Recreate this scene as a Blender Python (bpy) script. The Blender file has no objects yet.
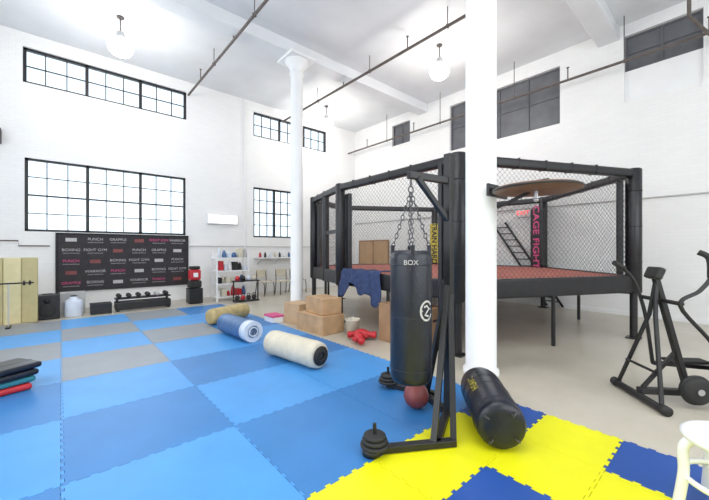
import bpy, bmesh, math, random
from mathutils import Vector, Matrix, Quaternion
random.seed(4)
sc=bpy.context.scene
sc.view_settings.view_transform='Standard'
V=Vector
# ------------------------------------------------ materials
def newmat(name):
    m=bpy.data.materials.new(name); m.use_nodes=True
    return m,m.node_tree.nodes,m.node_tree.links,m.node_tree.nodes['Principled BSDF']
def mat(name,col,rough=.5,metal=0,var=.06,scale=8,bump=0,bscale=60,spec=.5):
    m,n,l,p=newmat(name)
    p.inputs['Roughness'].default_value=rough
    p.inputs['Metallic'].default_value=metal
    p.inputs['Specular IOR Level'].default_value=spec
    tc=n.new('ShaderNodeTexCoord')
    ns=n.new('ShaderNodeTexNoise'); ns.inputs['Scale'].default_value=scale; ns.inputs['Detail'].default_value=4
    l.new(tc.outputs['Object'],ns.inputs['Vector'])
    r=n.new('ShaderNodeValToRGB')
    c=col
    r.color_ramp.elements[0].position=.3; r.color_ramp.elements[1].position=.7
    r.color_ramp.elements[0].color=(c[0]*(1-var),c[1]*(1-var),c[2]*(1-var),1)
    r.color_ramp.elements[1].color=(min(1,c[0]*(1+var)),min(1,c[1]*(1+var)),min(1,c[2]*(1+var)),1)
    l.new(ns.outputs['Fac'],r.inputs['Fac']); l.new(r.outputs['Color'],p.inputs['Base Color'])
    if bump:
        n2=n.new('ShaderNodeTexNoise'); n2.inputs['Scale'].default_value=bscale
        l.new(tc.outputs['Object'],n2.inputs['Vector'])
        b=n.new('ShaderNodeBump'); b.inputs['Strength'].default_value=bump; b.inputs['Distance'].default_value=.01
        l.new(n2.outputs['Fac'],b.inputs['Height']); l.new(b.outputs['Normal'],p.inputs['Normal'])
    return m
def brickmat(name,ax,col):
    m,n,l,p=newmat(name); p.inputs['Roughness'].default_value=.55
    tc=n.new('ShaderNodeTexCoord'); sp=n.new('ShaderNodeSeparateXYZ'); cb=n.new('ShaderNodeCombineXYZ')
    l.new(tc.outputs['Object'],sp.inputs[0]); l.new(sp.outputs[ax],cb.inputs[0]); l.new(sp.outputs[2],cb.inputs[1])
    br=n.new('ShaderNodeTexBrick'); br.inputs['Scale'].default_value=1
    br.inputs['Brick Width'].default_value=.23; br.inputs['Row Height'].default_value=.078
    br.inputs['Mortar Size'].default_value=.006; br.inputs['Mortar Smooth'].default_value=.8
    br.inputs['Color1'].default_value=(*col,1); br.inputs['Color2'].default_value=(col[0]*.975,col[1]*.975,col[2]*.975,1)
    br.inputs['Mortar'].default_value=(col[0]*.94,col[1]*.94,col[2]*.94,1)
    l.new(cb.outputs[0],br.inputs['Vector'])
    ns=n.new('ShaderNodeTexNoise'); ns.inputs['Scale'].default_value=.9; ns.inputs['Detail'].default_value=6
    l.new(tc.outputs['Object'],ns.inputs['Vector'])
    mx=n.new('ShaderNodeMixRGB'); mx.blend_type='MULTIPLY'; mx.inputs[0].default_value=.10
    l.new(br.outputs['Color'],mx.inputs[1]); l.new(ns.outputs['Fac'],mx.inputs[2])
    l.new(mx.outputs[0],p.inputs['Base Color'])
    b=n.new('ShaderNodeBump'); b.inputs['Strength'].default_value=.3; b.inputs['Distance'].default_value=.006; b.invert=True
    l.new(br.outputs['Fac'],b.inputs['Height']); l.new(b.outputs['Normal'],p.inputs['Normal'])
    return m
def emis(name,col,s):
    m,n,l,p=newmat(name)
    p.inputs['Emission Color'].default_value=(*col,1); p.inputs['Emission Strength'].default_value=s
    p.inputs['Base Color'].default_value=(*col,1)
    return m
def glassmat():
    m=bpy.data.materials.new('window_glass'); m.use_nodes=True; n=m.node_tree.nodes; l=m.node_tree.links
    n.clear(); o=n.new('ShaderNodeOutputMaterial'); t=n.new('ShaderNodeBsdfTransparent'); g=n.new('ShaderNodeBsdfGlossy')
    g.inputs['Roughness'].default_value=.1; t.inputs['Color'].default_value=(.93,.97,1,1)
    mx=n.new('ShaderNodeMixShader'); mx.inputs[0].default_value=.05
    l.new(t.outputs[0],mx.inputs[1]); l.new(g.outputs[0],mx.inputs[2]); l.new(mx.outputs[0],o.inputs['Surface'])
    return m
WHITE=mat('white_paint',(.86,.87,.88),.5,var=.03,scale=2)
CEIL=mat('ceiling_paint',(.77,.79,.82),.6,var=.04,scale=1.2)
BRX=brickmat('painted_brick_x',0,(.91,.912,.915)); BRY=brickmat('painted_brick_y',1,(.91,.912,.915))
BLK=mat('black_metal',(.012,.012,.014),.4,var=.2)
VINYL=mat('black_vinyl',(.013,.013,.016),.38,var=.25,bump=.3,bscale=30)
BAGB=mat('black_leather',(.009,.012,.022),.33,var=.3,bump=.25,bscale=40)
DWIN=mat('painted_over_glass',(.12,.125,.14),.5,var=.15,scale=3)
STEEL=mat('steel',(.5,.5,.52),.3,metal=.9)
CHAIN=mat('chain_metal',(.10,.10,.11),.4,metal=.6)
PIPE=mat('pipe_iron',(.12,.10,.09),.6,var=.2)
GREYP=mat('grey_pipe',(.5,.5,.5),.6)
REDC=mat('red_canvas',(.40,.12,.09),.8,var=.15,scale=5)
WOOD=mat('plywood',(.52,.33,.18),.6,var=.15,scale=5)
WOOD2=mat('plywood_dark',(.34,.20,.11),.6,var=.15,scale=5)
DISC=mat('disc_wood',(.17,.085,.05),.45,var=.2)
CARD=mat('cardboard',(.56,.38,.23),.8,var=.08)
BEI=mat('beige_canvas',(.62,.57,.46),.7,var=.08,bump=.3,bscale=25)
TAN=mat('tan_leather',(.46,.36,.17),.6,var=.15,bump=.3,bscale=25)
BLUEV=mat('blue_vinyl',(.06,.14,.30),.45,var=.15,bump=.3,bscale=25)
PALE=mat('pale_vinyl',(.62,.68,.78),.5)
RED=mat('red_vinyl',(.50,.02,.03),.45)
MAROON=mat('maroon_leather',(.22,.05,.05),.45,var=.2)
TEAL=mat('teal_vinyl',(.02,.20,.26),.5)
YELV=mat('yellow_vinyl',(.55,.46,.04),.5)
PINK=mat('pink_print',(.66,.08,.24),.6)
DIM=mat('faded_white_print',(.50,.49,.50),.6)
WPR=mat('white_print',(.85,.85,.85),.6)
DENIM=mat('navy_cloth',(.03,.05,.13),.9,var=.3,scale=15,bump=.5,bscale=20)
PLAST=mat('white_plastic',(.85,.86,.88),.3,var=.02)
CREAM=mat('cream_foam',(.68,.60,.34),.7); CREAM2=mat('cream_foam_dark',(.50,.43,.22),.7)
RUB=mat('black_rubber',(.02,.02,.02),.7,var=.2)
BANN=mat('banner_black',(.022,.018,.022),.6,var=.3)
LAMP=emis('lamp_glass',(1,.98,.94),14); EXIT=emis('exit_red',(1,.05,.03),1.5); TUBE=emis('tube_light',(1,1,1),2.0)
GLASS=glassmat()
m,n,l,p=newmat('sealed_concrete'); FLOORM=m
tc=n.new('ShaderNodeTexCoord'); a=n.new('ShaderNodeTexNoise'); a.inputs['Scale'].default_value=.8; a.inputs['Detail'].default_value=8; a.inputs['Roughness'].default_value=.65
l.new(tc.outputs['Object'],a.inputs['Vector']); r=n.new('ShaderNodeValToRGB')
r.color_ramp.elements[0].position=.3; r.color_ramp.elements[0].color=(.45,.41,.335,1)
r.color_ramp.elements[1].position=.7; r.color_ramp.elements[1].color=(.58,.54,.46,1)
l.new(a.outputs['Fac'],r.inputs['Fac']); l.new(r.outputs['Color'],p.inputs['Base Color']); p.inputs['Roughness'].default_value=.28
# ------------------------------------------------ builder
class Mesh:
    def __init__(s,name): s.name=name; s.v=[]; s.f=[]; s.mi=[]; s.sm=[]; s.m=[]
    def idx(s,m):
        if m not in s.m: s.m.append(m)
        return s.m.index(m)
    def add(s,vs,fs,m,smooth=False):
        o=len(s.v); k=s.idx(m)
        s.v+= [tuple(x) for x in vs]
        for f in fs: s.f.append(tuple(i+o for i in f)); s.mi.append(k); s.sm.append(smooth)
    def box(s,c,d,m,rot=(0,0,0),bev=0,M=None):
        R=M if M else (Matrix.Rotation(rot[2],3,'Z')@Matrix.Rotation(rot[1],3,'Y')@Matrix.Rotation(rot[0],3,'X'))
        bm=bmesh.new(); bmesh.ops.create_cube(bm,size=1)
        for v in bm.verts: v.co=V((v.co.x*d[0],v.co.y*d[1],v.co.z*d[2]))
        if bev: bmesh.ops.bevel(bm,geom=bm.edges[:],offset=min(bev,min(d)*.45),segments=3,affect='EDGES',profile=.5)
        bm.verts.index_update()
        vs=[R@v.co+V(c) for v in bm.verts]; fs=[[v.index for v in f.verts] for f in bm.faces]; bm.free()
        s.add(vs,fs,m,False)
    def beam(s,p,q,w,h,m,bev=0):
        p=V(p);q=V(q);d=q-p
        z=V((0,0,1)); x=d.normalized()
        if abs(x.z)>.99: y=V((0,1,0))
        else: y=z.cross(x).normalized()
        zz=x.cross(y)
        M=Matrix((x,y,zz)).transposed()
        s.box((p+q)/2,(d.length,w,h),m,bev=bev,M=M)
    def rings(s,cs,qs,rs,m,n=12,caps=True,smooth=True):
        vs=[];fs=[]
        for c,q,r in zip(cs,qs,rs):
            for i in range(n):
                t=2*math.pi*i/n; vs.append(V(c)+q@V((r*math.cos(t),r*math.sin(t),0)))
        for k in range(len(cs)-1):
            for i in range(n):
                j=(i+1)%n; fs.append((k*n+i,k*n+j,(k+1)*n+j,(k+1)*n+i))
        s.add(vs,fs,m,smooth)
        if caps:
            o=len(cs)-1
            s.add(vs[:n],[tuple(range(n-1,-1,-1))],m,False); s.add(vs[o*n:],[tuple(range(n))],m,False)
    def cyl(s,p,q,r,m,r2=None,n=14,caps=True):
        p=V(p);q=V(q); qq=(q-p).to_track_quat('Z','Y')
        s.rings([p,q],[qq,qq],[r,r if r2 is None else r2],m,n,caps)
    def path(s,pts,r,m,n=8,sub=0):
        P=[V(x) for x in pts]
        if sub:
            o=[]
            for i in range(len(P)-1):
                a=P[max(i-1,0)];b=P[i];c=P[i+1];d=P[min(i+2,len(P)-1)]
                for k in range(sub):
                    t=k/sub; o.append(.5*((2*b)+(c-a)*t+(2*a-5*b+4*c-d)*t*t+(3*b-a-3*c+d)*t**3))
            o.append(P[-1]); P=o
        q=(P[1]-P[0]).to_track_quat('Z','Y'); qs=[]; prev=(P[1]-P[0]).normalized()
        for i in range(len(P)):
            t=(P[min(i+1,len(P)-1)]-P[max(i-1,0)]).normalized()
            q=prev.rotation_difference(t)@q; prev=t; qs.append(q.copy())
        s.rings(P,qs,[r]*len(P),m,n)
    def lathe(s,prof,o,ax,m,n=24):
        ax=V(ax).normalized(); q=ax.to_track_quat('Z','Y'); o=V(o)
        s.rings([o+ax*h for r_,h in prof],[q]*len(prof),[r_ for r_,h in prof],m,n)
    def sphere(s,c,r,m,sc=(1,1,1)):
        bm=bmesh.new(); bmesh.ops.create_uvsphere(bm,u_segments=20,v_segments=12,radius=r); bm.verts.index_update()
        s.add([V((v.co.x*sc[0],v.co.y*sc[1],v.co.z*sc[2]))+V(c) for v in bm.verts],[[v.index for v in f.verts] for f in bm.faces],m,True); bm.free()
    def torus(s,c,ax,R,r,m,n=16,k=6,stretch=1,up=None):
        ax=V(ax).normalized(); q=ax.to_track_quat('Z','Y'); vs=[];fs=[]
        for i in range(n):
            t=2*math.pi*i/n
            for j in range(k):
                u=2*math.pi*j/k
                vs.append(V(c)+q@V(((R+r*math.cos(u))*math.cos(t),(R+r*math.cos(u))*math.sin(t)*stretch,r*math.sin(u))))
        for i in range(n):
            for j in range(k): fs.append((i*k+j,((i+1)%n)*k+j,((i+1)%n)*k+(j+1)%k,i*k+(j+1)%k))
        s.add(vs,fs,m,True)
    def done(s,origin=None):
        if origin is None:
            xs=[v[0] for v in s.v];ys=[v[1] for v in s.v];zs=[v[2] for v in s.v]
            origin=((min(xs)+max(xs))/2,(min(ys)+max(ys))/2,min(zs))
        me=bpy.data.meshes.new(s.name)
        me.from_pydata([(v[0]-origin[0],v[1]-origin[1],v[2]-origin[2]) for v in s.v],[],s.f)
        for m in s.m: me.materials.append(m)
        me.polygons.foreach_set('material_index',s.mi); me.polygons.foreach_set('use_smooth',s.sm)
        me.update()
        ob=bpy.data.objects.new(s.name,me); ob.location=origin; sc.collection.objects.link(ob); return ob
def text(parent,name,body,size,c,xdir,nrm,m,ext=.002,sx=1,off=0):
    cu=bpy.data.curves.new(name,'FONT'); cu.body=body; cu.size=size; cu.align_x='CENTER'; cu.align_y='CENTER'; cu.extrude=ext; cu.offset=off
    cu.materials.append(m); ob=bpy.data.objects.new(name,cu); sc.collection.objects.link(ob)
    X=V(xdir).normalized(); N=V(nrm).normalized(); Y=N.cross(X)
    M=Matrix((X*sx,Y,N)).transposed().to_4x4(); M.translation=V(c)-parent.location
    ob.parent=parent; ob.matrix_local=M; return ob
# ------------------------------------------------ room
A0,A1,B0,B1,H=-4.0,9.8,-4.0,11.2,6.68
f=Mesh('floor'); f.box(((A0+A1)/2,(B0+B1)/2,-.1),(A1-A0+.6,B1-B0+.6,.2),FLOORM); f.done((0,0,0))
c=Mesh('ceiling'); c.box(((A0+A1)/2,(B0+B1)/2,H+.1),(A1-A0+.6,B1-B0+.6,.2),CEIL); c.done((0,0,0))
def wall(name,axis,pos,th,u0,u1,ops,m):
    w=Mesh(name); us=sorted({u0,u1,*[o[0] for o in ops],*[o[1] for o in ops]}); zs=sorted({0,H,*[o[2] for o in ops],*[o[3] for o in ops]})
    for i in range(len(us)-1):
        for j in range(len(zs)-1):
            cu=(us[i]+us[i+1])/2; cz=(zs[j]+zs[j+1])/2
            if any(o[0]<cu<o[1] and o[2]<cz<o[3] for o in ops): continue
            du=us[i+1]-us[i]; dz=zs[j+1]-zs[j]
            if axis=='x': w.box((cu,pos+th/2,cz),(du,abs(th),dz),m)
            else: w.box((pos+th/2,cu,cz),(abs(th),du,dz),m)
    return w.done((0,0,0))
LW=[(-.68,2.92,5.5,6.35),(-.65,2.90,1.95,3.71),(5.08,8.24,5.5,6.35),(5.08,6.75,1.95,3.71)]
wall('wall_back_left','x',B1,.3,A0-.3,A1+.3,LW,BRX)
RW=[(3.1,6.4,4.8,6.3),(.5,1.77,4.9,6.42),(8.1,9.0,5.55,6.35)]
wall('wall_back_right','y',A1,.3,B0,B1,RW,BRY)
wall('wall_near','x',B0,-.3,A0-.3,A1+.3,[(-1,7,1.2,5.5)],BRX)
wall('wall_left','y',A0,-.3,B0,B1,[(-1,7,1.5,5.5)],BRY)
def win(name,u0,u1,z0,z1,secs,cols,rows):
    w=Mesh(name); y=B1+.10
    t=.055
    w.box(((u0+u1)/2,y,z0+t/2),(u1-u0,.08,t),BLK); w.box(((u0+u1)/2,y,z1-t/2),(u1-u0,.08,t),BLK)
    for i in range(secs+1):
        u=u0+(u1-u0)*i/secs; u=min(max(u,u0+t/2),u1-t/2)
        w.box((u,y,(z0+z1)/2),(t+.015,.08,z1-z0),BLK)
    for i in range(1,cols*secs):
        if i%cols==0: continue
        u=u0+(u1-u0)*i/(cols*secs); w.box((u,y,(z0+z1)/2),(.022,.04,z1-z0),BLK)
    for j in range(1,rows):
        z=z0+(z1-z0)*j/rows; w.box(((u0+u1)/2,y,z),(u1-u0,.04,.022 if j!=rows//2 or rows<3 else .04),BLK)
    w.box(((u0+u1)/2,y+.03,(z0+z1)/2),(u1-u0,.006,z1-z0),GLASS)
    w.done()
win('window_1',*LW[0],3,3,2); win('window_2',*LW[1],3,3,4); win('window_3',*LW[2],3,3,2); win('window_4',*LW[3],2,3,4)
def dwin(name,u0,u1,z0,z1,nu,zsplit=None):
    w=Mesh(name); x=A1+.14; zb=zsplit or z0
    w.box((x,(u0+u1)/2,(zb+z1)/2),(.04,u1-u0,z1-zb),DWIN)
    if zsplit: w.box((x-.03,(u0+u1)/2,(z0+zb)/2),(.08,u1-u0,zb-z0),WHITE)
    for i in range(nu+1):
        u=u0+(u1-u0)*i/nu; u=min(max(u,u0+.02),u1-.02); w.box((x-.03,u,(zb+z1)/2),(.05,.035,z1-zb),DWIN)
    for k in range(3):
        z=zb+.02+(z1-zb-.04)*k/2; w.box((x-.03,(u0+u1)/2,z),(.045,u1-u0,.03),DWIN)
    w.done()
dwin('window_5',*RW[0],4); dwin('window_6',*RW[1],2,5.62); dwin('window_7',*RW[2],2)
bm_=Mesh('ceiling_beam'); 
bm_.box(((A0+A1)/2,2.06,6.53),(A1-A0,.42,.30),CEIL,bev=.02); bm_.done()
bm_=Mesh('ceiling_beam'); bm_.box(((A0+A1)/2,7.5,6.53),(A1-A0,.42,.30),CEIL,bev=.02); bm_.done()
def column(a,b,r=.185):
    k=Mesh('column'); k.lathe([(r+.03,0),(r+.03,.05),(r,.08),(r,5.95),(r+.03,5.98),(r+.03,6.02),(r,6.05),(r+.02,6.12),(r+.14,6.28),(r+.14,6.32)],(a,b,0),(0,0,1),WHITE,32)
    k.box((a,b,6.35),(.72,.72,.06),WHITE); k.done()
column(3.89,2.10,.18); column(4.57,7.5,.155)
def pipe(a,z,b0,b1,r=.03,m=PIPE,name='ceiling_pipe',step=2.4,hang=True):
    k=Mesh(name); k.cyl((a,b0,z),(a,b1,z),r,m,n=10)
    b=b0+.9
    while b<b1 and hang:
        k.cyl((a,b,z),(a,b,H),.010,m,n=6); k.torus((a,b,z),(0,1,0),r+.008,.01,m)
        k.cyl((a,b+1.1,z-.02),(a,b+1.1,z+.3),.015,m,n=8); k.cyl((a,b+1.1,z+.3),(a,b+1.1,z+.31),.035,m,n=8)
        b+=step
    k.done()
pipe(2.97,6.28,B0,B1); pipe(6.2,6.26,B0,B1,.035); pipe(9.4,5.68,B0,B1,.03)
k=Mesh('wall_conduit'); k.path([(A1-.03,B0,2.65),(A1-.03,B1-.05,2.65)],.016,GREYP); k.done()
k=Mesh('wall_conduit'); k.path([(A0,B1-.03,1.72),(-.75,B1-.03,1.72),(-.75,B1-.03,1.60),(-.2,B1-.03,1.60)],.014,PIPE); k.done()
k=Mesh('wall_conduit'); k.path([(3.0,B1-.03,1.62),(9.6,B1-.03,1.62)],.014,GREYP); k.done()
k=Mesh('wall_conduit'); k.path([(4.75,B1-.04,.0),(4.75,B1-.04,6.68)],.02,WHITE); k.done()
k=Mesh('hanging_pipe'); k.path([(8.6,.62,6.68),(8.6,.62,5.75),(8.8,.5,5.6),(9.7,.3,5.6)],.03,PIPE); k.done()
for nm,c_,d_ in (('baseboard_back_left',((A0+A1)/2,B1-.01,.05),(A1-A0,.02,.1)),('baseboard_back_right',(A1-.01,(B0+B1)/2,.05),(.02,B1-B0,.1))):
    k=Mesh(nm); k.box(c_,d_,WHITE); k.done()
def pendant(a,b,z):
    k=Mesh('pendant_lamp'); k.cyl((a,b,z+.3),(a,b,H),.014,PIPE,n=8); k.lathe([(.03,0),(.07,-.01),(.07,-.03)],(a,b,H),(0,0,1),PIPE)
    k.lathe([(.05,.34),(.07,.33),(.08,.26),(.10,.20)],(a,b,z),(0,0,1),STEEL)
    k.sphere((a,b,z),.24,LAMP,(1,1,.85)); k.done((a,b,z-.2))
    L=bpy.data.lights.new('pendant_light','POINT'); L.energy=80; L.shadow_soft_size=.22; L.color=(1,.94,.85)
    o=bpy.data.objects.new('pendant_light',L); o.location=(a,b,z-.46); sc.collection.objects.link(o)
pendant(1.0,9.06,6.0); pendant(7.2,5.0,6.0); pendant(7.2,9.8,6.0)
# ------------------------------------------------ mats
P_=.11; D_=.018
def epath(p,q):
    rev=(q[0]+q[1])<(p[0]+p[1]); a,b=(q,p) if rev else (p,q)
    d=V((b[0]-a[0],b[1]-a[1])); L=d.length; d/=L
    if abs(d.x)>.5: nr=V((0,1))
    else: nr=V((1,0))
    pts=[V(a)]; n=round(L/P_)
    for k in range(n):
        for u,v in ((.35,0),(.29,D_),(.71,D_),(.65,0)): pts.append(V(a)+d*(k+u)*P_+nr*v)
    pts.append(V(b))
    if rev: pts.reverse()
    return pts[:-1]
def tile(M_,a,b,s,m):
    cs=[(a,b),(a+s,b),(a+s,b+s),(a,b+s)]; pts=[]
    for i in range(4): pts+=epath(cs[i],cs[(i+1)%4])
    n=len(pts); z=.02+random.uniform(-.0012,.0)
    cen=V((a+s/2,b+s/2)); vs=[]
    pp=[cen+(p-cen)*(1-.003/s) for p in pts]
    vs=[(p.x,p.y,z) for p in pp]+[(p.x,p.y,0) for p in pp]
    M_.add(vs,[tuple(range(n))]+[(i,n+i,n+(i+1)%n,(i+1)%n) for i in range(n)],m)
def matm(name,c): return mat(name,c,.42,var=.05,scale=3,bump=.15,bscale=180,spec=.4)
MB1=matm('foam_light_blue',(.065,.285,.66)); MB2=matm('foam_blue',(.035,.185,.47)); MG=matm('foam_grey',(.25,.27,.30)); MY=matm('foam_yellow',(.76,.74,.008)); MN=matm('foam_navy',(.02,.08,.33))
MB3=matm('foam_sky_blue',(.075,.31,.68))
t=Mesh('blue_foam_mats')
for i in range(-3,3):
    for j in range(7):
        a=i*1.1; b=1.7+1.1*j
        if j>=3 and i<2: m=MG if (i+j)%2 else MB3
        else: m=(MB1,MB2)[(i+j)%2] if i<2 else (MB2,MB1)[(j//1)%2]
        tile(t,a,b,1.1,m)
t.done()
t=Mesh('yellow_foam_mats')
for i in range(0,9):
    for j in range(1,7):
        a=3.3-.55*(i+1); b=1.7-.55*j
        blue=(i%2==0 and (j%2==1) and ((i//2)%2==0)) or (i%4==2 and j%2==0)
        tile(t,a,b,.55,MN if blue else MY)
t.done()
# ------------------------------------------------ cage
Z0,ZD,ZT=.78,1.07,2.80
P=[V(p) for p in [(4.28,2.66),(7.34,1.20),(9.5,3.4),(9.1,6.5),(6.5,8.1),(5.0,7.35),(4.4,5.5)]]
cen=sum(P,V((0,0)))/len(P)
g=Mesh('mma_cage')
top=[(p.x,p.y,ZD-.02) for p in P]; bot=[(p.x,p.y,ZD-.12) for p in P]; n=len(P)
g.add(top+bot,[tuple(range(n)),tuple(range(2*n-1,n-1,-1))],REDC)
PADR=[.13,.115,.10,.10,.09,.10,.10]
for i,p in enumerate(P):
    q=P[(i+1)%n]; r=PADR[i]
    g.cyl((p.x,p.y,0.0),(p.x,p.y,Z0),.055,BLK); g.box((p.x,p.y,.01),(.2,.2,.02),BLK)
    g.lathe([(r*.7,Z0-.02),(r,Z0+.01),(r,ZT+.06),(r*.8,ZT+.08)],(p.x,p.y,0),(0,0,1),VINYL,20)
    for zz in (1.3,1.9,2.5): g.torus((p.x,p.y,zz),(0,0,1),r,.008,BLK,20)
    g.beam((p.x,p.y,(Z0+ZD)/2),(q.x,q.y,(Z0+ZD)/2),.12,ZD-Z0,VINYL,bev=.03)
    g.beam((p.x,p.y,ZT),(q.x,q.y,ZT),.14,.14,VINYL,bev=.04)
    d=(q-p); L=d.length; d=d.normalized()
    for kk in range(1,int(L/.5)):
        c_=p+d*(kk*.5); g.box((c_.x,c_.y,ZT),(.02,.148,.148),BLK,rot=(0,0,math.atan2(d.y,d.x)))
    mid=(p+q)/2; g.cyl((mid.x,mid.y,0),(mid.x,mid.y,Z0),.03,BLK)
    g.beam((p.x,p.y,Z0+.02),(cen.x,cen.y,Z0+.02),.05,.1,BLK)
    g.beam((mid.x,mid.y,Z0+.02),(cen.x,cen.y,Z0+.02),.05,.1,BLK)
    s_=.085; h=ZT-ZD; vs=[];fs=[]
    def wire(u0,v0,u1,v1,off):
        a=V((p.x+d.x*u0,p.y+d.y*u0,ZD+v0)); b=V((p.x+d.x*u1,p.y+d.y*u1,ZD+v1)); nn=V((-d.y,d.x,0)); a+=nn*off; b+=nn*off
        t_=(b-a).normalized(); w=t_.cross(nn); r_=.0022; o=len(vs)
        for e in (a,b):
            for k3 in range(3):
                an=k3*2.0944; vs.append(e+nn*r_*math.cos(an)+w*r_*math.sin(an))
        for k3 in range(3): j3=(k3+1)%3; fs.append((o+k3,o+j3,o+3+j3,o+3+k3))
    c0=-h
    while c0<L:
        u0=max(c0,0); u1=min(c0+h,L)
        if u1>u0+.01: wire(u0,u0-c0,u1,u1-c0,.002); wire(u0,h-(u0-c0),u1,h-(u1-c0),-.002)
        c0+=s_
    g.add(vs,fs,BLK)
g.cyl((cen.x,cen.y,0),(cen.x,cen.y,Z0),.05,BLK)
for c_ in ((4.7,6.42),):
    g.lathe([(.08,Z0),(.08,ZT)],(c_[0],c_[1],0),(0,0,1),VINYL)
g.beam((4.4,5.5,1.9),(4.7,6.42,1.9),.05,.08,BLK)
g.cyl((4.26,2.93,0),(4.26,2.93,ZT),.045,VINYL)
g.done()
cage=bpy.data.objects['mma_cage']
def pad(i,m,txt,tm,w=.26,z1=2.70,sz=.24):
    p=P[i]; inn=(cen-p).normalized(); c_=p+inn*(PADR[i]+.07)
    k=Mesh('corner_pad'); ang=math.atan2(inn.y,inn.x)
    k.box((c_.x-cage.location.x,c_.y-cage.location.y,(ZD+z1)/2-cage.location.z),(.1,w,z1-ZD-.03),m,rot=(0,0,ang),bev=.03)
    ob=k.done((0,0,0)); ob.parent=cage
    if txt:
        f_=c_+inn*.052
        text(cage,'pad_lettering',txt,sz,(f_.x,f_.y,(ZD+z1)/2),(0,0,-1),(inn.x,inn.y,0),tm,off=.006)
pad(2,VINYL,'CAGE FIGHT',PINK,.42,2.6,.29); pad(3,YELV,'TRAIN HARD',BLK,.26,2.35,.22); pad(4,VINYL,'CAGE GYM',PINK,.3,2.5,.28); pad(1,VINYL,None,None)
pad(6,VINYL,'GYM',WPR); pad(5,VINYL,None,None)
# ------------------------------------------------ wall banner
k=Mesh('sponsor_banner'); k.box((1.43,B1-.03,1.19),(3.06,.02,1.44),BANN)
for x in (-.08,2.94): k.cyl((x,B1-.05,.42),(x,B1-.05,1.93),.018,BLK)
for z in (.46,1.92): k.cyl((-.1,B1-.05,z),(2.96,B1-.05,z),.015,BLK)
for j in range(5):
    for i in range(6):
        if (i+j)%3==0: k.box((.2+i*.49,B1-.043,1.76-j*.28),(.22,.004,.09),MAROON if (i+j)%2 else DIM)
ban=k.done()
W_=['WARRIOR','BOXING','PUNCH','FIGHT GYM','GRAPPLE']
for j in range(5):
    for i in range(6):
        if (i+j)%3==0: continue
        text(ban,'logo_text',W_[(i*2+j)%5],.095,(.2+i*.49,B1-.045,1.78-j*.28),(1,0,0),(0,-1,0),DIM if (i+2*j)%4 else PINK,.001)
        text(ban,'logo_text','mixed martial arts',.045,(.2+i*.49,B1-.045,1.70-j*.28),(1,0,0),(0,-1,0),DIM,.001)
# ------------------------------------------------ heavy bag + stand
def bag(name,p,q,r,m,band=None,bandm=None,flat=True,straps=True):
    p=V(p);q=V(q);L=(q-p).length; k=Mesh(name)
    k.lathe([(.001,0),(r*.6,0),(r*.88,.008),(r*.97,.03),(r,.07),(r*1.01,L*.5),(r,L-.07),(r*.97,L-.03),(r*.88,L-.008),(r*.6,L),(.001,L)],p,q-p,m,32)
    ax=(q-p).normalized()
    for h in (.12,L-.12,L*.5): k.torus(p+ax*h,ax,r*1.005,.004,m,32)
    if band:
        for h0,h1 in band: k.lathe([(r*1.012,h0),(r*1.016,h0+.01),(r*1.016,h1-.01),(r*1.012,h1)],p,ax,bandm,32)
    return k,ax
BA,BB=2.19,1.80
k,ax=bag('hanging_heavy_bag',(BA,BB,.42),(BA,BB,1.50),.170,BAGB)
topc=V((BA,BB,1.98))
for i in range(4):
    t=math.pi/4+i*math.pi/2; e=V((BA+.15*math.cos(t),BB+.15*math.sin(t),1.52))
    k.box((e.x,e.y,1.48),(.03,.03,.12),BAGB,rot=(0,0,t),bev=.004)
    for s in range(12):
        c_=e.lerp(topc,(s+.5)/12); dd=(topc-e).normalized(); side=dd.cross(V((math.cos(t+(s%2)*1.57),math.sin(t+(s%2)*1.57),0))).normalized()
        k.torus(c_,side,.013,.004,CHAIN,10,5,1.6)
k.torus((BA,BB,2.0),(0,1,0),.03,.006,CHAIN)
bagob=k.done()
vd=V((-BA,-BB,0)).normalized()
rt=V((vd.y*-1,vd.x,0))
text(bagob,'bag_logo','BOX',.055,V((BA,BB,1.40))+vd*.174,rt,vd,DIM,.001)
def wrap(k,pts,w,m,ang0,zc):
    vs=[];fs=[]
    R=.1735
    base=math.atan2(vd.y,vd.x)+ang0
    for i,(u,z) in enumerate(pts):
        a_=pts[max(i-1,0)]; b_=pts[min(i+1,len(pts)-1)]; tx,tz=b_[0]-a_[0],b_[1]-a_[1]; L=math.hypot(tx,tz) or 1; nx,nz=-tz/L*w,tx/L*w
        for s in (-1,1):
            t=base+(u+s*nx)/R; vs.append((BA+R*math.cos(t)-bagob.location.x,BB+R*math.sin(t)-bagob.location.y,zc+z+s*nz-bagob.location.z))
    for i in range(len(pts)-1): fs.append((2*i,2*i+1,2*i+3,2*i+2))
    k.add(vs,fs,m,True)
k=Mesh('bag_emblem')
arc=[(.06*math.cos(t/20*5.3+.6),.075*math.sin(t/20*5.3+.6)) for t in range(21)]
wrap(k,arc,.008,DIM,.80,1.02); wrap(k,[(-.03,.03),(0,.04),(.025,.015),(0,-.01),(-.02,-.03),(.02,-.045)],.008,DIM,.80,1.02); wrap(k,[(-.05,0),(.05,.01)],.006,DIM,.80,1.02)
e_=k.done((0,0,0)); e_.parent=bagob
U=V((2.62,1.72))
k=Mesh('heavy_bag_stand')
k.beam((U.x,U.y,.025),(U.x,U.y,2.36),.07,.07,BLK,bev=.008)
k.beam((U.x,U.y,2.12),(BA-.03,BB,2.12),.05,.06,BLK,bev=.006); k.cyl((BA,BB,2.1),(BA,BB,2.035),.01,CHAIN,n=8)
k.beam((U.x,U.y,1.75),(U.x-.38,U.y+.05,2.10),.04,.04,BLK)
k.beam((1.70,1.76,.05),(2.25,1.42,.05),.06,.05,BLK,bev=.006)
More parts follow.
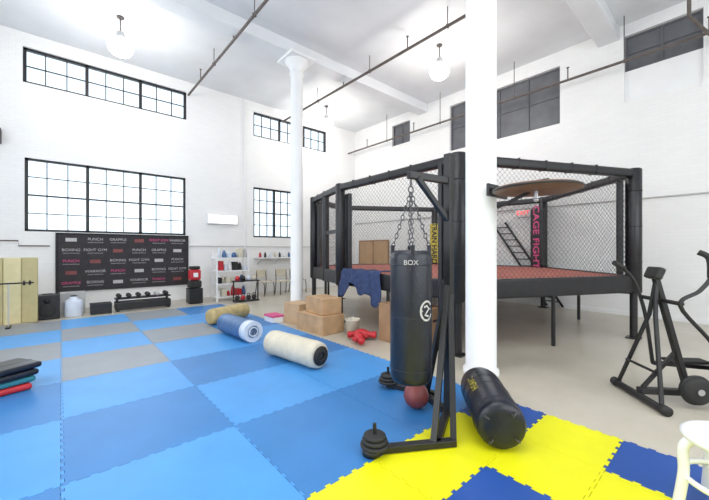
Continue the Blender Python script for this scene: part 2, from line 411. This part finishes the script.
k.beam((2.66,2.52,.05),(2.86,1.98,.05),.06,.05,BLK,bev=.006)
k.beam((2.12,1.50,.05),(2.62,1.74,.05),.06,.05,BLK); k.beam((2.62,1.74,.05),(2.78,2.15,.05),.06,.05,BLK)
k.beam((2.1,1.51,.05),(2.6,1.72,1.18),.045,.045,BLK); k.beam((2.24,1.43,.05),(2.62,1.70,1.10),.045,.045,BLK); k.beam((2.80,2.1,.05),(2.63,1.75,1.15),.045,.045,BLK)
for (x,y,nn) in ((1.72,1.75,3),(2.66,2.5,3)):
    k.cyl((x,y,.05),(x,y,.24),.014,BLK,n=10)
    z=.075
    for s in range(nn):
        R=.105-.012*s; k.lathe([(.02,0),(R-.01,0),(R,.008),(R,.02),(R-.01,.028),(R*.5,.022),(.02,.03)],(x,y,z),(0,0,1),RUB,28); z+=.031
k.lathe([(.001,0),(.07,0),(.07,.04),(.001,.04)],(1.70,1.76,.025),(0,0,1),BLK)
k.done()
k,ax=bag('black_punching_bag',(2.42,1.14,.208),(3.04,1.66,.208),.18,BAGB)
k.lathe([(.182,.55),(.184,.56),(.184,.72),(.182,.73)],(2.42,1.14,.208),ax,BAGB,32)
for t in (.6,2.2,3.8,5.4):
    q=ax.to_track_quat('Z','Y'); c_=V((2.42,1.14,.208))-ax*.01+q@V((.13*math.cos(t),.13*math.sin(t),0)); k.torus(c_,q@V((math.sin(t),-math.cos(t),0)),.02,.004,CHAIN)
ob=k.done()
sd=V((-ax.y,ax.x,0)); nn=(sd*.9+V((0,0,1))).normalized()
text(ob,'bag_logo','HEAVY',.085,V((2.78,1.44,.208))+nn*.183,ax,nn,YELV,.001)
k=Mesh('teardrop_speed_bag'); k.lathe([(.001,0),(.05,.01),(.10,.05),(.12,.11),(.105,.17),(.06,.23),(.02,.27),(.012,.29)],(2.50,1.99,.024),(.1,.1,1),MAROON,24); k.torus((2.53,2.02,.32),(0,1,0),.018,.004,BLK); k.done()
k,_=bag('beige_punching_bag',(2.42,3.42,.192),(2.28,4.42,.192),.165,BEI); k.torus(V((2.42,3.40,.192)),(0,1,0),.06,.012,RUB); k.lathe([(.001,0),(.12,0),(.12,.006),(.001,.006)],(2.42,3.412,.192),(.14,-1,0),RUB); k.done()
k,_=bag('blue_punching_bag',(2.32,5.12,.192),(2.24,6.15,.192),.165,BLUEV,[(.0,.16)],PALE); k.torus(V((2.32,5.11,.192)),(0,1,0),.07,.012,PALE); k.done()
k,_=bag('tan_punching_bag',(3.08,7.2,.182),(2.2,6.85,.182),.155,TAN); k.torus(V((3.09,7.2,.182)),(1,.4,0),.07,.012,BEI); k.done()
# speed bag platform
k=Mesh('speed_bag_platform'); SA,SB=3.78,1.42
k.lathe([(.001,0),(.40,0),(.42,.01),(.42,.035),(.40,.045),(.001,.045)],(SA,SB,2.12),(0,0,1),DISC,40)
k.torus((SA,SB,2.14),(0,0,1),.42,.012,BLK,40)
k.beam((3.72,1.90,2.19),(3.64,1.25,2.19),.04,.04,BLK); k.beam((4.06,1.90,2.19),(3.92,1.22,2.19),.04,.04,BLK)
k.beam((3.66,1.895,2.19),(4.12,1.895,2.19),.03,.14,BLK)
k.beam((3.87,1.88,2.0),(3.80,1.5,2.12),.03,.03,BLK); k.cyl((SA,SB,2.04),(SA,SB,2.12),.02,STEEL); k.sphere((SA,SB,2.03),.025,STEEL); k.done()
# ------------------------------------------------ boxes & items near cage
def crate(name,c,d,m,ang=0,hole=True):
    k=Mesh(name); k.box((c[0],c[1],c[2]+d[2]/2),d,m,rot=(0,0,ang),bev=.008)
    R=Matrix.Rotation(ang,3,'Z')
    for s in (-1,1):
        if hole:
            o=R@V((s*(d[0]/2+.001),0,d[2]*.2)); k.box(V((c[0],c[1],c[2]+d[2]/2))+o,(.004,.12,.035),BLK,rot=(0,0,ang))
            o=R@V((0,s*(d[1]/2+.001),d[2]*.2)); k.box(V((c[0],c[1],c[2]+d[2]/2))+o,(.12,.004,.035),BLK,rot=(0,0,ang))
    k.box((c[0],c[1],c[2]+d[2]-.012),(d[0]+.008,d[1]+.008,.022),m,rot=(0,0,ang),bev=.004)
    k.done()
crate('plyo_box',(3.66,5.18,0),(.5,.80,.33),WOOD,.05,False); crate('plyo_box',(3.72,5.16,.335),(.42,.62,.29),WOOD,-.1,False)
crate('plyo_box',(3.72,6.0,0),(.42,.5,.42),CARD,.1,False)
crate('wooden_crate',(4.25,3.5,0),(.5,.95,.62),WOOD2,0)
k=Mesh('shoe_box'); k.box((3.36,6.42,.06),(.25,.35,.12),PLAST,bev=.01); k.box((3.36,6.42,.14),(.27,.37,.04),PINK,bev=.008); k.done()
k=Mesh('bucket'); k.lathe([(.001,.0),(.10,0),(.13,.26),(.14,.27),(.14,.29),(.12,.29),(.09,.02),(.001,.02)],(3.88,4.50,0),(0,0,1),BEI); k.path([(3.76,4.43,.28),(3.83,4.40,.40),(4.0,4.57,.28)],.005,STEEL,6,6); k.done()
def glove(x,y,ang,m,nm='boxing_glove'):
    k=Mesh(nm); R=Matrix.Rotation(ang,3,'Z')
    def T(p): return R@V(p)+V((x,y,0))
    d=R@V((1,0,0))
    k.lathe([(.001,0),(.05,0),(.055,.05),(.045,.10),(.06,.14),(.085,.20),(.085,.26),(.06,.31),(.001,.325)],T((0,0,.09)),d,m,18)
    k.lathe([(.001,0),(.03,.01),(.035,.06),(.03,.11),(.001,.14)],T((.12,.07,.08)),R@V((1,.25,0)),m,12)
    k.lathe([(.056,.01),(.058,.02),(.05,.08)],T((0,0,.09)),d,m,18); k.done()
glove(3.50,3.85,1.0,RED); glove(3.95,3.98,2.2,RED); glove(3.60,4.30,-.4,RED)
k=Mesh('draped_jacket'); nu,nv=44,22; vs=[];fs=[]
for j in range(nv):
    t=j/(nv-1)
    for i in range(nu):
        u=i/(nu-1); b=4.15+1.2*u
        w=.025*math.sin(u*24+t*2)+.02*math.sin(u*41+1+3*t)
        ae=4.28+.12*(b-2.66)/2.84
        if t<.25: s=t/.25; x=ae+.20-.29*s; z=1.115+.012*math.sin(u*20)
        else: s=(t-.25)/.75; x=ae-.10-.07*s+w*s; z=1.10-.42*s*(1+.3*math.sin(u*7+.5)+.2*math.sin(u*17))
        vs.append((x,b+.04*math.sin(t*5+u*3),z))
for j in range(nv-1):
    for i in range(nu-1): fs.append((j*nu+i,j*nu+i+1,(j+1)*nu+i+1,(j+1)*nu+i))
k.add(vs,fs,DENIM,True)
ob=k.done(); md=ob.modifiers.new('s','SOLIDIFY'); md.thickness=.012
# ------------------------------------------------ left side
k=Mesh('stacked_kick_shields'); z=.021
for i,m_ in enumerate((RED,TEAL,BAGB,BAGB)):
    k.box((-.55+.02*i,5.06+.02*(i%2),z+.033),(.56,.40,.062),m_,rot=(0,0,.3+.08*i),bev=.025); k.box((-.55+.02*i,5.06,z+.033),(.57,.05,.065),BLK,rot=(0,0,.3+.08*i),bev=.01); z+=.066
k.done()
k=Mesh('folding_gym_mat')
for i in range(5):
    x=-1.60+i*.25; k.box((x+.12,9.58+(.0 if i%2 else .03),.68),(.25,.06,1.33),CREAM if i%2 else CREAM2,rot=(0,0,.18 if i%2 else -.18),bev=.015)
k.done()
k=Mesh('barbell'); k.cyl((-1.5,9.15,.86),(-.4,9.15,.86),.015,BLK)
for x in (-.55,-.47): k.lathe([(.001,0),(.045,0),(.045,.03),(.001,.03)],(x,9.15,.86),(1,0,0),RUB)
for x in (-1.4,-.75): k.cyl((x,9.15,0.03),(x,9.15,.86),.010,GREYP); k.box((x,9.15,.035),(.06,.3,.02),BLK)
k.done()
def amp(nm,x,y,w,h,m_):
    k=Mesh(nm); k.box((x,y,h/2+.01),(w,.36,h),m_,bev=.02); k.lathe([(.001,0),(w*.3,0),(w*.34,.01),(w*.3,.015),(w*.1,.005),(.001,.01)],(x,y-.182,h*.4),(0,-1,0),RUB); k.lathe([(.001,0),(w*.14,0),(.001,.01)],(x,y-.182,h*.78),(0,-1,0),RUB)
    k.box((x,y,h+.02),(w*.4,.04,.02),BLK); k.done()
amp('loudspeaker',-.22,9.95,.42,.52,BLK)
k=Mesh('water_cooler_jug'); k.lathe([(.001,0),(.16,0),(.17,.02),(.17,.30),(.15,.36),(.08,.40),(.06,.46),(.001,.46)],(.22,9.95,.0),(0,0,1),PALE); k.lathe([(.06,.40),(.065,.47),(.001,.48)],(.22,9.95,0),(0,0,1),BLK); k.done()
crate('storage_box',(.22,10.45,0),(.45,.4,.5),GREYP)
crate('equipment_case',(.72,10.0,0),(.4,.35,.24),BLK)
k=Mesh('dumbbell_rack'); 
for x in (1.05,2.15):
    k.beam((x,9.9,.02),(x,10.3,.02),.05,.04,BLK); k.beam((x,10.15,.02),(x,10.15,.30),.05,.05,BLK)
k.box((1.6,10.1,.13),(1.2,.4,.18),BLK,bev=.02); k.beam((1.0,10.1,.30),(2.2,10.1,.30),.3,.03,BLK)
for i in range(6):
    x=1.08+i*.205; zz=.37;yy=10.1
    k.cyl((x,yy-.1,zz),(x,yy+.1,zz),.014,STEEL)
    for s in (-1,1): k.lathe([(.001,0),(.045,0),(.052,.01),(.052,.05),(.045,.06),(.001,.06)],(x,yy+s*.08-.03,zz),(0,1,0),GREYP if i==4 else RUB,12)
k.done()
k=Mesh('punch_mitts_stand'); k.box((2.85,10.15,.22),(.36,.36,.42),BLK,bev=.02); k.box((2.85,10.15,.54),(.32,.3,.2),RUB,bev=.04); k.box((2.85,10.15,.80),(.30,.24,.30),RED,bev=.05); k.box((2.85,10.02,.80),(.12,.03,.12),WPR,bev=.01); k.box((2.85,10.15,1.0),(.26,.2,.09),RUB,bev=.03); k.done()
k=Mesh('equipment_shelf')
for x in (3.4,4.35):
    for y in (9.95,10.35): k.beam((x,y,0),(x,y,1.4),.04,.04,PLAST)
cols=[RED,BLK,PALE,BEI,RUB,WPR,BLUEV,BLK,GREYP]
for zz in (.12,.5,.88,1.26):
    k.box((3.875,10.15,zz),(.98,.42,.03),PLAST)
    x=3.46
    while x<4.25:
        w=random.uniform(.09,.2); h=random.uniform(.14,.3); m_=random.choice(cols)
        if random.random()<.5: k.box((x+w/2,10.12,zz+.016+h/2),(w*.9,.26,h),m_,bev=.02)
        else: k.lathe([(.001,0),(w*.42,0),(w*.45,h*.3),(w*.3,h*.8),(w*.15,h),(.001,h)],(x+w/2,10.1,zz+.016),(0,0,1),m_,14)
        x+=w+.01
k.done()
k=Mesh('kettlebell_rack')
k.beam((3.75,9.55,.02),(4.45,9.55,.02),.3,.03,BLK); 
for i in range(4):
    x=3.84+i*.17; k.sphere((x,9.55,.11),.07,RUB if i!=1 else RED); k.torus((x,9.55,.19),(0,1,0),.04,.011,RUB)
for x in (3.73,4.47): k.beam((x,9.55,.0),(x,9.55,.60),.03,.03,BLK)
k.beam((3.73,9.55,.60),(4.47,9.55,.60),.25,.03,BLK)
for i in range(4):
    x=3.84+i*.17; k.lathe([(.001,0),(.06,0),(.07,.06),(.05,.12),(.001,.14)],(x,9.55,.615),(0,0,1),cols[i],14)
k.done()
k=Mesh('wall_light_fixture'); k.box((4.0,B1-.05,2.50),(1.0,.1,.34),PLAST,bev=.03); k.box((4.0,B1-.105,2.50),(.9,.02,.24),TUBE,bev=.006); k.done()
k=Mesh('wall_shelf'); k.box((5.85,B1-.16,1.22),(1.5,.3,.04),PLAST)
for x in (5.2,5.85,6.5): k.beam((x,B1-.02,1.0),(x,B1-.26,1.2),.03,.03,PLAST)
for i in range(7):
    x=5.25+i*.19; k.lathe([(.001,0),(.04,0),(.04,.12),(.018,.16),(.018,.19),(.001,.19)],(x,B1-.16,1.24),(0,0,1),cols[i%7],12)
k.done()
def chair(x,y,ang):
    k=Mesh('stacking_chair'); R=Matrix.Rotation(ang,3,'Z')
    T=lambda p: R@V(p)+V((x,y,0))
    k.box(T((0,0,.45)),(.44,.42,.03),BEI,rot=(0,0,ang),bev=.012)
    k.box(T((0,.22,.72)),(.42,.03,.26),BEI,rot=(0,0,ang),bev=.012)
    for s in (-1,1):
        k.path([T((s*.20,-.22,0)),T((s*.19,-.18,.43)),T((s*.19,.18,.43))],.016,PIPE,8,4); k.path([T((s*.20,.26,0)),T((s*.19,.19,.44)),T((s*.19,.22,.84))],.016,PIPE,8,4)
    k.done()
chair(5.1,10.35,.2); chair(5.75,10.3,-.1); chair(6.35,10.35,.1)
k=Mesh('wall_speaker'); k.box((-1.15,B1-.13,4.1),(.26,.22,.34),BLK,bev=.02); k.lathe([(.001,0),(.08,0),(.09,.01),(.001,.012)],(-1.15,B1-.24,4.05),(0,-1,0),RUB); k.beam((-1.15,B1-.06,4.1),(-1.15,B1,4.1),.04,.04,BLK); k.done()
k=Mesh('boarded_panel'); k.box((A1-.03,10.0,1.35),(.04,1.7,1.1),WOOD)
for y in (9.15,10.0,10.85): k.box((A1-.055,y,1.35),(.02,.06,1.1),WOOD2)
for z in (.82,1.88): k.box((A1-.055,10,z),(.02,1.7,.06),WOOD2)
k.done()
k=Mesh('leaning_ladder')
for o in (0,.38):
    k.beam((A1-.08,3.0+o,0.03),(A1-.08,4.5+o,2.3),.04,.045,BLK)
for i in range(12):
    s=(i+.7)/12.5; k.beam((A1-.08,3.0+1.5*s,.03+2.27*s),(A1-.08,3.38+1.5*s,.03+2.27*s),.025,.025,BLK)
k.done()
k=Mesh('exit_sign'); k.box((A1-.05,4.0,2.52),(.06,.42,.2),PLAST,bev=.01); es=k.done(); text(es,'exit_letters','EXIT',.17,(A1-.083,4.0,2.53),(0,-1,0),(-1,0,0),EXIT,.001)
# ------------------------------------------------ elliptical trainer
k=Mesh('elliptical_trainer')
w=V((.675,-.738,0)); dpt=V((-.738,-.675,0)); C=V((4.38,.68,0))
def T(s,d,z): return C+w*s+dpt*d+V((0,0,z))
k.path([T(0,-.33,.04),T(0,.33,.04)],.035,BLK,12); 
for d in (-.34,.34): k.lathe([(.001,0),(.045,0),(.045,.06),(.001,.06)],T(0,d-.03,.045),dpt,RUB)
k.path([T(1.45,-.3,.04),T(1.45,.3,.04)],.035,BLK,12)
k.beam(T(0,0,.09),T(1.45,0,.09),.07,.06,BLK,bev=.01)
k.path([T(-.0,-.30,.06),T(.13,-.04,.85),T(.17,0,1.25)],.02,BLK,8); k.path([T(0,.30,.06),T(.13,.04,.85),T(.17,0,1.25)],.02,BLK,8)
k.beam(T(.45,0,.1),T(.16,0,1.22),.06,.05,BLK,bev=.01)
k.path([T(.02,-.20,.34),T(.02,.20,.34)],.014,BLK); k.beam(T(.04,0,.12),T(.35,0,.5),.03,.03,BLK)
k.box(T(.15,0,1.27),(.07,.18,.12),RUB,rot=(0,.4,math.atan2(w.y,w.x)),bev=.02); k.box(T(.20,0,1.29),(.02,.12,.07),GREYP,rot=(0,.4,math.atan2(w.y,w.x)))
k.path([T(.30,-.24,.30),T(.24,-.24,.75),T(.18,-.24,1.0),T(.10,-.24,1.2),T(-.02,-.24,1.33),T(-.10,-.2,1.36)],.018,BLK,8,6)
k.path([T(.02,-.24,1.30),T(-.11,-.19,1.365)],.026,RUB,10)
k.path([T(.62,.24,.30),T(.48,.24,.62),T(.20,.24,.98),T(.36,.24,1.12),T(.46,.24,1.26),T(.46,.22,1.42),T(.40,.18,1.47)],.018,BLK,8,6)
k.path([T(.455,.24,1.24),T(.46,.22,1.42),T(.40,.18,1.48)],.026,RUB,10,4)
for s,ph in ((-.24,0),(.24,.32)):
    k.beam(T(.30+ph,s,.30),T(1.1,s,.25+ph*.3),.04,.04,BLK)
    k.box(T(.62+ph*.5,s,.33),(.38,.15,.03),RUB,rot=(0,0,math.atan2(w.y,w.x)),bev=.01)
k.cyl(T(.2,-.26,1.0),T(.2,.26,1.0),.02,BLK)
k.lathe([(.001,-.06),(.20,-.06),(.25,-.05),(.26,0),(.25,.05),(.20,.06),(.001,.06)],T(.95,0,.38),dpt,RUB,32)
k.lathe([(.001,-.05),(.09,-.05),(.13,-.03),(.13,.03),(.09,.05),(.001,.05)],T(.38,.18,.18),dpt,RUB,24)
k.torus(T(.38,.18,.18),dpt,.13,.012,BLK,28); k.cyl(T(.38,.23,.18),T(.38,.24,.18),.03,STEEL)
k.done()
k=Mesh('white_plastic_stool'); sx,sy=2.81,.02
k.lathe([(.001,.40),(.17,.40),(.205,.39),(.225,.405),(.225,.425),(.20,.438),(.10,.428),(.001,.428)],(sx,sy,.02),(0,0,1),PLAST,36)
for i in range(4):
    t=.5+i*math.pi/2; c_,s_=math.cos(t),math.sin(t)
    k.path([(sx+.17*c_,sy+.17*s_,.43),(sx+.225*c_,sy+.225*s_,.37),(sx+.225*c_,sy+.225*s_,.22),(sx+.25*c_,sy+.25*s_,.035)],.026,PLAST,12,6)
k.torus((sx,sy,.2),(0,0,1),.215,.016,PLAST,32); k.done()
# ------------------------------------------------ world, lights, camera
w_=bpy.data.worlds.new('sky'); sc.world=w_; w_.use_nodes=True
bg=w_.node_tree.nodes['Background']; bg.inputs[0].default_value=(.88,.95,1,1); bg.inputs[1].default_value=1.8
def area(name,loc,rot,sx,sy,e,col=(1,1,1)):
    L=bpy.data.lights.new(name,'AREA'); L.shape='RECTANGLE'; L.size=sx; L.size_y=sy; L.energy=e; L.color=col
    o=bpy.data.objects.new(name,L); o.location=loc; o.rotation_euler=rot; sc.collection.objects.link(o)
area('added_overhead_fill',(.8,.8,6.3),(0,0,0),5,5,215,(1,.985,.96))  # added out-of-view fill lamp under the ceiling, no real fixture
area('added_fill_near',(3,B0-.1,3.3),(math.radians(90),0,0),8,4,185,(.97,.98,1))  # added fill lamp behind the camera, at an invented near-wall opening
area('added_fill_left',(A0-.1,3,3.5),(math.radians(90),0,math.radians(-90)),8,4,185,(.97,.98,1))  # second added fill, shining in at the unseen side wall's invented opening
area('daylight_window',(1.1,B1+.6,3),(math.radians(-90),0,0),4,2,110,(.9,.96,1))
cam=bpy.data.cameras.new('camera'); co=bpy.data.objects.new('camera',cam); sc.collection.objects.link(co)
co.location=(0,0,1.5); co.rotation_euler=(math.radians(90),0,-math.atan2(.657,.7536)); cam.sensor_width=36; cam.lens=36*337/709; cam.clip_start=.05
sc.camera=co
